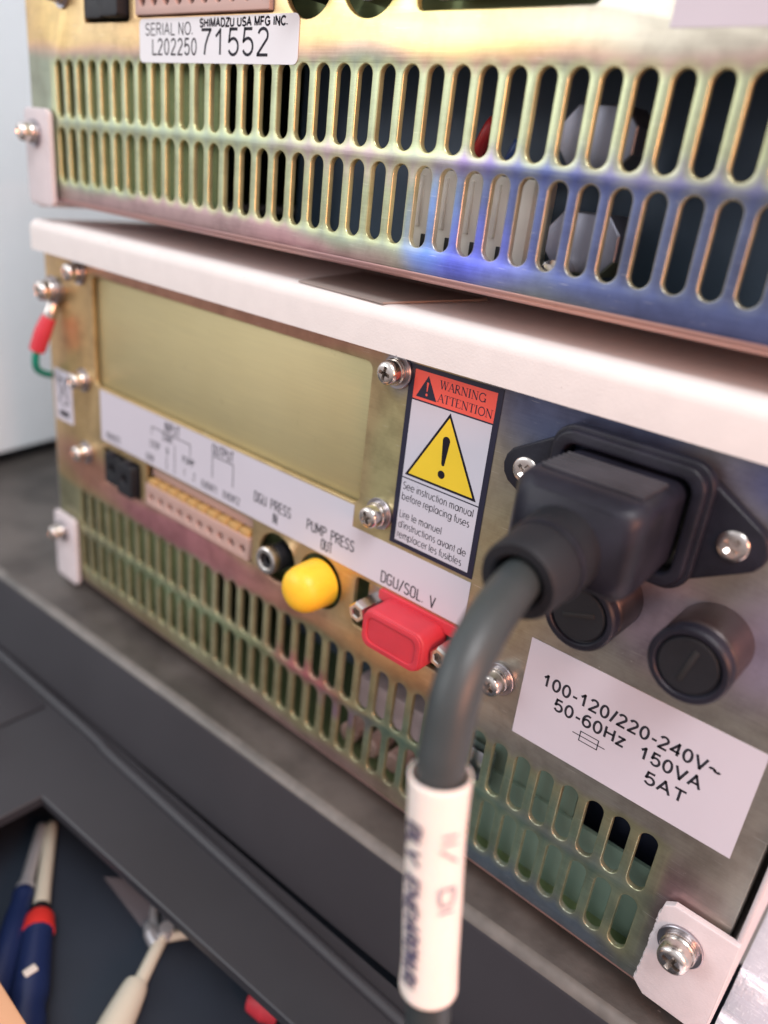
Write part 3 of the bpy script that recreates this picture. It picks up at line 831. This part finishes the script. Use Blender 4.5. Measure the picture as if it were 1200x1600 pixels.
    stroke_text('banner_lettering', [('WARNING', 149.2, 75.85, 11.6), ('ATTENTION', 149.0, 73.0, 13.9)], SER, 1.75, .27, -.18, M['navy'], w)
    flat('small_triangle', [[(143.2, 72.7), (148.8, 72.7), (146.0, 77.8)]], -.18, M['navy'], w)
    flat('small_mark', [[(145.75, 76.3), (146.3, 76.3), (146.15, 74.3), (145.9, 74.3)], circ(146.02, 73.6, .3, 12)], -.2, M['red_pr'], w)
    flat('triangle_outline', [[(142.9, 54.3), (162.6, 54.3), (152.9, 71.4)]], -.18, M['ink'], w)
    flat('yellow_triangle', [[(143.9, 54.85), (161.6, 54.85), (152.9, 70.3)]], -.2, M['yel_pr'], w)
    ex = arc(152.9, 65.2, .98, .95, 0, 180, 10) + [(152.4, 59.8)] + arc(152.85, 59.8, .42, .4, 180, 360, 6)
    flat('exclamation_mark', [ex, circ(152.8, 57.4, .95, 20)], -.22, M['ink'], w)
    stroke_text('instruction_lettering', [('See instruction manual', 142.9, 50.75, 19.6), ('before replacing fuses', 142.9, 48.1, 19.0), ('Lire le manuel', 142.9, 43.7, 12.2),
                                          ("d'instructions avant de", 142.9, 41.1, 19.4), ('remplacer les fusibles', 142.9, 38.5, 18.6)], GEO, 1.75, .18, -.18, M['ink'], w)
    # supply rating label
    w = K(sheet('rating_label', [[(181.8, 5.3), (230.4, 5.3), (230.4, 30.1), (181.8, 30.1)]], -.14, .1, M['label'], root))
    stroke_text('rating_lettering', [('100-120/220-240V~', 186.2, 20.5, 37.8), ('50-60Hz', 190.0, 16.2, 16.0), ('150VA', 209.2, 16.0, 12.4), ('5AT', 211.6, 11.2, 8.2)], PLN, 2.7, .52, -.17, M['ink_grey'], w)
    frame_lines('fuse_symbol', [[(196.9, 12.3), (201.0, 12.3), (201.0, 14.6), (196.9, 14.6), (196.9, 12.15)], [(195.2, 13.45), (202.6, 13.45)]], .22, -.17, M['ink_grey'], w)
    if kind == 'upper':
        w = K(sheet('serial_label', [rrect(41.4, 100.2, -.4, 9.2, 1.4, 5)], -.16, .12, M['label_b'], root))
        stroke_text('serial_lettering', [('SERIAL NO.', 44.0, 5.6, 19.6)], PLN, 2.5, .3, -.19, M['ink_grey'], w)
        stroke_text('serial_number', [('L202250', 46.8, 1.4, 18.4)], PLN, 3.3, .42, -.19, M['ink_grey'], w)
        stroke_text('large_number', [('71552', 66.6, 1.4, 24.4)], PLN, 5.1, .62, -.19, M['ink_grey'], w)
        stroke_text('maker_lettering', [('SHIMADZU USA MFG INC.', 66.2, 7.1, 30.4)], PLN, 1.55, .42, -.19, M['ink'], w)
    else:
        w = K(sheet('recycling_label', [[(-15.4, 23.4), (-3.8, 23.4), (-3.8, 41.8), (-15.4, 41.8)]], -.14, .1, M['label'], root))
        frame_lines('crossed_bin', [[(-12.6, 38.6), (-11.6, 29.6), (-7.6, 29.6), (-6.6, 38.6), (-12.6, 38.6)], [(-13.2, 30.2), (-6.2, 39.6)], [(-13.2, 39.6), (-6.2, 30.2)]], .55, -.17, M['ink_grey'], w)
        flat('bin_bar', [[(-12.8, 25.2), (-6.6, 25.2), (-6.6, 27.2), (-12.8, 27.2)]], -.17, M['ink'], w)
    # what shows through the slots
    K(box('inner_wall', -15.5, 66, 6.5, 7.6, -37, 2.5, M['inner'], root))
    K(box('inner_floor', -15.5, 233.6, 3.0, 59.8, -38.1, -37.2, M['inner'] if kind == 'upper' else M['inner'], root))
    K(box('inner_back', -15.5, 233.6, 120, 121, -38, 80, M['inner_dk'], root))
    K(box('circuit_board', 20, 232, 8, 118, 26, 27.2, M['inner_dk'], root))
    K(box('inner_side', -15.6, -14.6, 10.6, 119, -37, 78, M['inner'], root))
    K(box('inner_side', 231.8, 232.8, 3, 119, -37, 78, M['inner_dk'], root))
    if kind == 'upper':
        K(box('added_inner_sheet', 66.5, 231, 34, 35, -38, 20, M['slate'], root))  # added sheet, lightens the black view through the slots
        cn = K(box('nylon_connector', 129, 158.5, 8, 17, -35, -17.6, M['white_pl'], root, .5))
        for xx in (133.0, 139.4, 145.8, 152.2):
            box('connector_slot', xx, xx + 2.0, 7.6, 9, -33.4, -30.4, M['blackm'], cn, .1)
            box('connector_rib', xx - 1.9, xx - .9, 7.2, 8.2, -29, -19, M['white_pl'], cn, .2)
        box('connector_ledge', 126, 166, 6.6, 8.1, -37.4, -34.4, M['white_pl'], cn, .3)
        for xc, zc in ((168.6, -9.8), (169.6, -27.6)):
            K(sheet('metal_boss', [[(xc - 7.4, zc - 2.2), (xc - 4.6, zc - 5.4), (xc + 4.6, zc - 5.4), (xc + 7.4, zc - 2.2), (xc + 7.4, zc + 2.4), (xc + 4.6, zc + 5.6), (xc - 4.6, zc + 5.6), (xc - 7.4, zc + 2.4)]], 9.0, 9, M['boss'], root, bev=.7, ang=20))
        K(tube('red_wire', [(140.0, 14, -20), (144.0, 8.6, -14), (146.6, 8.4, -8.6), (142, 16, -9.5), (129, 33, -18)], 1.3, M['wire_r'], root, 12))
        K(tube('blue_wire', [(148, 13, -20), (151.4, 9, -15), (152.6, 9.4, -11.5), (147, 18, -13), (136, 33, -20)], 1.1, M['wire_b'], root, 12))
        K(lathe('brass_post', [(0, 5), (1.6, 5), (1.6, 3.4), (2.3, 3.3), (2.3, -5)], (167.5, 7, -33), M['steel'], root, seg=12))
    else:
        K(box('added_inner_sheet', 66.5, 164, 38, 39, -38, 20, M['inner_dk'], root))  # added sheet behind the lower slots, to lift their blackness
        K(box('coil_bobbin', 124, 160, 15, 26, -30.5, -18.6, M['white_pk'], root, 1.2))
        for xx in (128, 136.5, 145, 153.5):
            K(lathe('capacitor', [(0, 6), (2.6, 6), (3.2, 5.4), (3.2, -2), (0, -2)], (xx, 14, -34.2), M['beige'], root, seg=20))
        K(box('transformer_shield', 164, 231, 8, 9, -37.2, -15.6, M['shield'], root))
        K(box('added_inner_sheet', 164.2, 231, 20, 21, -37, 20, M['slate_dk'], root))  # added dark sheet, fills the black gap behind the slots
        K(box('shield_flap', 164, 197, 9.2, 10.2, -16, -3, M['shield'], root, .3))
        K(box('heat_sink', 164, 176, 4, 7.2, -20, -9.0, M['alu'], root, .4))
    for fx in (0, 218):
        for fy in (75, 290):
            f = K(lathe('rubber_foot', [(0, 0), (6, 0), (6.5, 1), (7, 3.9), (0, 3.9)], (fx, fy, -40.5 - (3.9 if False else 0) ), M['foot'], root, axis=(0, 0, -1)))
    bpy.context.view_layer.update()
    for o in kids:
        o.location = o.location - base * MM
    return root


def shield_mat():
    return simple('greenish_zinc_shield', (130, 152, 138), 0.5, 0.15, 400, 0.15, 0.12)


M['shield'] = shield_mat()
M['bench_w'] = simple('worn_bench_edge', (98, 94, 90), 0.4, 0, 700, 0.4, 0.35)
M['boss'] = simple('grey_cast_metal', (128, 130, 144), 0.42, 0.8)
M['slate_dk'] = simple('navy_inner_sheet', (52, 56, 76), 0.5)
M['fold'] = warm_plate('fold_highlight_rose', (206, 160, 148), (180, 146, 150), 0.35)  # rose tone paints the highlight along the folded edge
M['rib'] = simple('worn_black_plastic', (56, 54, 60), 0.5, 0, 1500, 0.3, 0.3)
M['slate'] = simple('slate_inner_sheet', (86, 104, 128), 0.45, 0.1, 200)
M['white_pk'] = simple('pale_pink_bobbin', (206, 186, 188), 0.5)

lower = instrument('lower', (0, 0, 0))
tag(lower, "lower pump module with power cord plugged in, red dust cover and yellow warning triangle", "pump module", "stacked pump modules")
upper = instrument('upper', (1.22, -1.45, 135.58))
tag(upper, "upper pump module with white serial number label above its slots and a blue sheen", "pump module", "stacked pump modules")

# ---------------------------------------------------------------- dust covers
bm = bmesh.new()
o = sheet('port_cover', [rrect(142.2, 160.4, 12.0, 22.4, 3.0, 6)], -8.6, 10.0, M['red'], None, bev=.9)
tag(o, "red plastic dust cover pushed over the nine-pin port of the lower module", "dust cover")
fr = sheet('cover_rim', [rrect(142.6, 160.0, 12.4, 22.0, 2.6, 6), rrect(144.0, 158.6, 13.8, 20.6, 2.0, 6)], -8.95, .6, M['red'], o, bev=.15)
fl_ = sheet('cover_flange', [rrect(140.0, 165.5, 20.4, 23.4, .8, 3)], -.8, 1.0, M['red'], o, bev=.2)

bm = bmesh.new()
add_lathe(bm, [(6.6, 0), (6.6, 1), (6.5, 3.5), (6.35, 6.0), (5.9, 7.8), (4.9, 9.1), (3.4, 9.95), (1.6, 10.3), (0, 10.4)], (119.8, -0.4, 15.9), seg=48)
o = from_bm('jack_cap', bm, M['yellow'], None, ang=60)
tag(o, "yellow rubber cap over the pump press out jack of the lower module", "dust cap")

# ---------------------------------------------------------------- power cord
cord = bpy.data.objects.new('power_cord', None); C.objects.link(cord)
tag(cord, "dark grey power cord with moulded plug and printed white sleeve, in the lower module's inlet", "power cord")
bm = bmesh.new()
secs = [(-3.5, 183.6, 205.6, 58.4, 74.4), (-20.0, 183.4, 206.4, 57.8, 74.6), (-23.5, 183.9, 206.2, 58.0, 74.4), (-25.6, 185.6, 204.6, 59.4, 73.0)]
rings = [[bm.verts.new((a, y, b_)) for a, b_ in rrect(x0, x1, z0, z1, 2.6 if i < 3 else 3.2, 5)] for i, (y, x0, x1, z0, z1) in enumerate(secs)]
for A, B in zip(rings, rings[1:]):
    for i in range(len(A)): bm.faces.new((A[i], A[(i + 1) % len(A)], B[(i + 1) % len(A)], B[i]))
bm.faces.new(rings[0]); bm.faces.new(rings[-1])
plug = from_bm('plug', bm, M['black'], cord, ang=50)
for i in range(6):
    box('grip_rib', 185.6, 204.0, -19.8 + i * 1.75, -18.9 + i * 1.75, 74.2, 75.2, M['rib'], plug, .25)
lathe('strain_relief', [(7.4, -3), (7.3, 2), (6.8, 8), (6.5, 14.6), (6.1, 15.4), (4.6, 15.4), (4.1, 14.8), (3.8, 6), (0, 6)], (194.4, -23.5, 64.2), M['blackm'], cord, axis=(.04, -1, -.09), seg=40)
lathe('sprue_mark', [(0, .25), (.5, .2), (.6, -.3), (0, -.3)], (197.6, -27.5, 69.6), M['foot'], cord, axis=(.4, -.05, .9), seg=10)
lathe('mould_ring', [(7.0, 0), (7.15, .3), (7.15, .8), (7.0, 1.1), (6, 1.1), (6, 0)], (194.7, -30.2, 63.6), M['black'], cord, axis=(.04, -1, -.09), seg=40)
CP = [(194.6, -30, 63.6), (195.1, -38, 62.9), (196.4, -44.6, 62.4), (197.5, -50.2, 61.0), (198.3, -54.6, 58.2), (199.0, -57.7, 54.0), (199.8, -59.4, 48.4), (200.4, -60.4, 43.4),
      (201.7, -60.9, 33.6), (203.2, -61.3, 23.0), (204.9, -61.9, 13.0), (205.6, -62.1, 7.6), (207.7, -62.0, -6), (209.5, -60.5, -22), (211, -56, -40), (212, -50, -58), (214, -52, -80), (225, -70, -100), (260, -90, -105.2)]
tube('cable', CP, 3.45, M['cable'], cord, 28)
SP = CP[7:12]
slv = tube('printed_sleeve', [SP[0]] + SP[1:], [4.35, 4.1, 4.2, 4.12, 4.35], M['sleeve'], cord, 32, caps=False)
sol = slv.modifiers.new('wall', 'SOLIDIFY'); sol.thickness = 0.0003


def on_sleeve(v, rad=4.5):
    """v.x runs down the sleeve in mm, v.y round it in mm"""
    t = max(0.0, min(1.0, v.x / 39.0)) * (len(SP) - 1); i = min(int(t), len(SP) - 2); f = t - i
    p = Vector(SP[i]).lerp(Vector(SP[i + 1]), f); d = (Vector(SP[i + 1]) - Vector(SP[i])).normalized()
    toc = (Vector((241.6, -131.9, 116.3)) - p); toc = (toc - d * toc.dot(d)).normalized(); side = d.cross(toc)
    a = -v.y / rad
    return p + (toc * math.cos(a) + side * math.sin(a)) * rad


stroke_text('dark_lettering', [('BLV ENEI', 6.0, -4.6, 14.5), ('ARONURIU', 21.0, -4.4, 12.5)], DIN, 2.4, .55, 0, M['faint'], slv, place=on_sleeve)
stroke_text('pale_lettering', [('II/ DI', 6.5, 1.0, 12.0)], DIN | {'-': ([[(0, .5), (.3, .5)]], .4)}, 2.2, .4, 0, M['faint2'], slv, place=on_sleeve)

# ---------------------------------------------------------------- ground lead on the lower module
gl = bpy.data.objects.new('ground_lead', None); C.objects.link(gl)
tag(gl, "green ground lead with a red crimp lug screwed to the lower module's left edge", "ground lead")
screw(gl, -9.4, -1.6, 69.0, 3.2, rot=.7)
sheet('ring_lug', [circ(-9.4, 69.0, 4.3, 28)], -1.0, .9, M['steel2'], gl, bev=.15)
tube('lug_barrel', [(-9.6, -1.6, 65), (-9.9, -2.6, 62), (-10.4, -3.4, 59)], [1.6, 2.1, 2.1], M['steel'], gl, 14)
tube('red_crimp', [(-10.2, -3.2, 60.2), (-11.6, -5.0, 55), (-13.4, -6.6, 48.6)], [2.3, 2.8, 2.6], M['red'], gl, 18)
tube('green_wire', [(-13.0, -6.4, 50), (-14.6, -6.8, 45), (-18, -4, 40), (-22, 6, 36), (-26, 30, 30)], 1.25, M['wire_g'], gl, 12)

# ---------------------------------------------------------------- pad lying on the lower lid
bm = bmesh.new()
L = [(96, 32), (105.5, -1.2), (133.0, -2.4), (137, 32)]
A = [bm.verts.new((a, b_, 90.55)) for a, b_ in L]; B = [bm.verts.new((a, b_, 90.95)) for a, b_ in L]
bm.faces.new(A); bm.faces.new(B)
for i in range(4): j = (i + 1) % 4; bm.faces.new((A[i], A[j], B[j], B[i]))
o = from_bm('rubber_pad', bm, M['pad'], None, sm=False)
tag(o, "thin dark rubber pad with one corner showing between the two stacked modules", "pad")

# ---------------------------------------------------------------- setting
bm = bmesh.new()
L = [(-700, -36), (-36, -17.1), (18, -14.8), (68, -12.6), (160, -9.4), (234, -6.0), (234, 420), (-700, 420)]
zt, zb = -44.4, -72.2
ring = [(0, zt - 2.4), (-.4, zt - 1.2), (.0, 0)]
inner = [(a, b_ + 3.0) if b_ < 100 else (a, b_) for a, b_ in L]
top = [bm.verts.new((a, b_, zt)) for a, b_ in inner]
bm.faces.new(top)
prof = [(2.1, -.25), (1.0, -.9), (.25, -2.0), (0.0, -3.2), (-6.5, zb - zt)]
prev = top
for dy, dz in prof:
    cur = [bm.verts.new((a, (b_ + dy) if b_ < 100 else b_, zt + dz)) for a, b_ in L]
    for i in range(len(L)):
        j = (i + 1) % len(L); bm.faces.new((prev[i], prev[j], cur[j], cur[i]))
    prev = cur
o = from_bm('bench_top', bm, M['bench'], None, ang=50); tag(o, kind='structure')
o.data.materials.append(M['bench_f']); o.data.materials.append(M['bench_w'])
for f in o.data.polygons:
    if f.normal.z < .4 and f.center.z < -.047: f.material_index = 1  # steep front face: its shade painted as a darker material
    elif f.center.z < -.04445: f.material_index = 2

# aluminium sheet to the right
bm = bmesh.new()
pr = [(-60, -47.5), (11.5, -47.5), (12.2, -46.0), (13.2, -45.2), (14.6, -45.0), (15.6, -45.6), (18, -51.2), (22, -53.0), (25, -49.4), (27.0, -45.2), (28.5, -44.6), (420, -44.6), (420, -49.6), (-60, -49.6)]
A = [bm.verts.new((238.4, a, b_)) for a, b_ in pr]; B = [bm.verts.new((700, a, b_)) for a, b_ in pr]
for i in range(len(pr)): j = (i + 1) % len(pr); bm.faces.new((A[i], A[j], B[j], B[i]))
bm.faces.new(A); bm.faces.new(B)
o = from_bm('metal_shelf', bm, M['sheet'], None, ang=50)
tag(o, "scratched bright aluminium shelf with a pressed groove, right of the lower module", "shelf")

# open tray in front of the bench
tr = bpy.data.objects.new('tool_tray', None); C.objects.link(tr)
tag(tr, "dark open tool tray with wide rim in front of the bench", "tray")
bm = bmesh.new()
O = [(-700, -36), (330, -14.0), (330, -240), (-700, -240)]
I = [(54.5, -48.6), (300, -32.5), (300, -220), (54.5, -220)]
zr = -72.6
ot = [bm.verts.new((a, b_, zr)) for a, b_ in O]; it = [bm.verts.new((a, b_, zr)) for a, b_ in I]
lip = [bm.verts.new((a + (.5 if a < 100 else -.5), b_ - (.5 if b_ > -100 else -.5), zr - .5)) for a, b_ in I]
lip2 = [bm.verts.new((a + (.5 if a < 100 else -.5), b_ - (.5 if b_ > -100 else -.5), zr - 3.4)) for a, b_ in I]
ob = [bm.verts.new((a, b_, zr - 3.4)) for a, b_ in O]
for i in range(4):
    j = (i + 1) % 4
    bm.faces.new((ot[i], ot[j], it[j], it[i])); bm.faces.new((it[i], it[j], lip[j], lip[i])); bm.faces.new((lip[i], lip[j], lip2[j], lip2[i]))
    bm.faces.new((lip2[i], lip2[j], ob[j], ob[i])); bm.faces.new((ot[j], ot[i], ob[i], ob[j]))
from_bm('rim', bm, M['rim'], tr, sm=False)
box('tray_floor', -60, 325, -238, 60, -111.6, -110.0, M['pit'], tr)
box('tray_wall', -690, 325, 58, 60, -110, -76.2, M['pit'], tr)
box('tray_wall', -30, -28, -236, 58, -110, -76.2, M['pit'], tr)
tube('rolled_lip', [(-690, -42.5, zr + .4), (-36, -25.0, zr + .4), (60, -24.0, zr + .4), (160, -23.2, zr + .4), (330, -22, zr + .4)], 1.9, M['rim'], tr, 14)
box('clip_plate', -22, 16, -56, -27.5, -72.55, -72.2, M['bench_f'], tr, .6).rotation_euler = (0, 0, 0)

o = box('silver_case', -10, 26, -74, -52, -72.5, -66, M['alu'], None, 1.2)
tag(o, "small silver metal case corner lying on the left rim of the tray", "case")

# wall cabinet at the left
cb = bpy.data.objects.new('white_cabinet', None); C.objects.link(cb)
cb.location = (-.145, .06, -.0444)
tag(cb, "pale blue-grey cabinet side standing behind the modules at the left", "cabinet")
o = box('side_panel', -400, 0, -95, 900, 8, 900, M['wall'], cb, 1.5)
o2 = box('plinth', -396, -9, -85, 890, 0.2, 8, M['blackm'], cb)
cb.rotation_euler = (0, 0, math.radians(10))

# ---------------------------------------------------------------- tools in the tray
def screwdriver(label, tip, end, shaft_r, handle_len, bands, shaft_mat):
    t = bpy.data.objects.new('screwdriver', None); C.objects.link(t)
    tag(t, label, 'screwdriver', 'screwdrivers in the tray')
    a, b_ = Vector(tip), Vector(end); d = (b_ - a).normalized(); Lh = (b_ - a).length
    lathe('blade', [(0, 0), (shaft_r * .5, 0), (shaft_r * .9, 1.0), (shaft_r, 3), (shaft_r * 1.15, Lh * .8), (shaft_r * 1.3, Lh), (0, Lh)], a, shaft_mat, t, axis=d, seg=20)
    c = b_
    if bands:
        lathe('ferrule', [(0, 0), (2.6, 0), (3.0, 3.0), (0, 3.0)], c, M['blackm'], t, axis=d, seg=20)
        lathe('red_band', [(0, 3), (3.4, 3), (4.4, 4.6), (4.8, 9.6), (0, 9.6)], c, M['handle_r'], t, axis=d, seg=28)
        lathe('handle', [(0, 9.6), (4.6, 9.7), (4.4, 12), (4.9, 22), (5.2, 30), (4.4, 34), (5.2, 38), (5.0, handle_len), (3, handle_len + 2), (0, handle_len + 2)], c, M['handle'], t, axis=d, seg=12)
        p = c + d * 26 + Vector((0, 0, 5.0))
        box('white_mark', p.x - 1.2, p.x + 1.2, p.y - 1.8, p.y + 1.8, p.z - .4, p.z + .3, M['white_pl'], t, .2)
    else:
        lathe('handle', [(0, 0), (2.9, 0), (3.4, 1.2), (3.4, 3), (3.0, 4), (3.8, 10), (4.2, 24), (4.0, handle_len), (0, handle_len)], c, M['handle'], t, axis=d, seg=14)
        lathe('collar', [(0, -2.4), (2.6, -2.4), (3.0, -1), (2.8, .3), (0, .3)], c, shaft_mat, t, axis=d, seg=18)
    return t


screwdriver("screwdriver with ivory blade and red band on its blue handle", (36.0, -38.0, -106.0), (66.0, -57.2, -104.6), 2.0, 44, True, M['cream_tool'])
screwdriver("screwdriver with pale grey blade and plain dark blue handle", (34.6, -40.6, -105.6), (56.6, -57.8, -105.0), 1.8, 60, False, M['blade'])

# bracket with a white stem
br = bpy.data.objects.new('bracket_tool', None); C.objects.link(br)
tag(br, "clear plastic bracket with an ivory stem lying in the dark tray", "plastic bracket")
tube('stem', [(101.0, -37.5, -105), (104.5, -43.5, -105), (109.0, -51.0, -105)], [1.9, 2.0, 2.2], M['cream_tool'], br, 14)
tube('stem_socket', [(107.8, -50.5, -105), (110.6, -55.0, -105), (117, -66, -105)], [3.4, 4.2, 5.4], M['cream_tool'], br, 16)
tube('bracket_arm', [(99.5, -38.4, -105.4), (104, -31, -105.4), (109.4, -24.2, -105.4)], 1.5, M['cream_tool'], br, 10)
tube('bracket_arm', [(100.5, -38.0, -105.6), (92, -34, -105.6), (86, -28.2, -105.6)], 1.3, M['blade'], br, 10)
lathe('thumb_nut', [(0, -2), (2.2, -2), (2.2, 2), (0, 2)], (100.6, -35.2, -103.6), M['blade'], br, axis=(0, 0, 1), seg=14)
tube('bracket_hinge', [(93.5, -37.0, -105.4), (97, -38.4, -105.0), (101.5, -39.4, -105)], [1.2, 2.2, 2.2], M['blade'], br, 12)
bm = bmesh.new()
for poly in ([(70, -38, -104), (82, -27, -104), (94, -34, -106), (97, -39, -106)], [(86, -28, -103), (100, -19, -103), (109, -25, -105), (100, -36, -106)]):
    bm.faces.new([bm.verts.new(p) for p in poly])
r = bmesh.ops.solidify(bm, geom=bm.faces[:], thickness=.5)
from_bm('clear_plate', bm, M['film'], br, sm=False)

o = bpy.data.objects.new('red_clip', None); C.objects.link(o)
tag(o, "small red plastic grip with an orange end under the cord, in the tray", "tool grip")
tube('red_grip', [(134.5, -31.0, -105), (138.8, -29.0, -104.5), (143, -27.0, -105)], [2.4, 4.2, 3.6], M['red'], o, 16)
tube('orange_end', [(143, -24.4, -106), (150, -22.8, -106.5)], [2.6, 2.4], M['handle_r'], o, 14)

o = box('wooden_board', 20, 122, -140, -82.0, -78, -72.5, M['wood'], None, .8)
o.data.transform(Matrix.Rotation(math.radians(-1.5), 4, 'Z'))
tag(o, "pale wooden board edge at the lower left corner", "board")
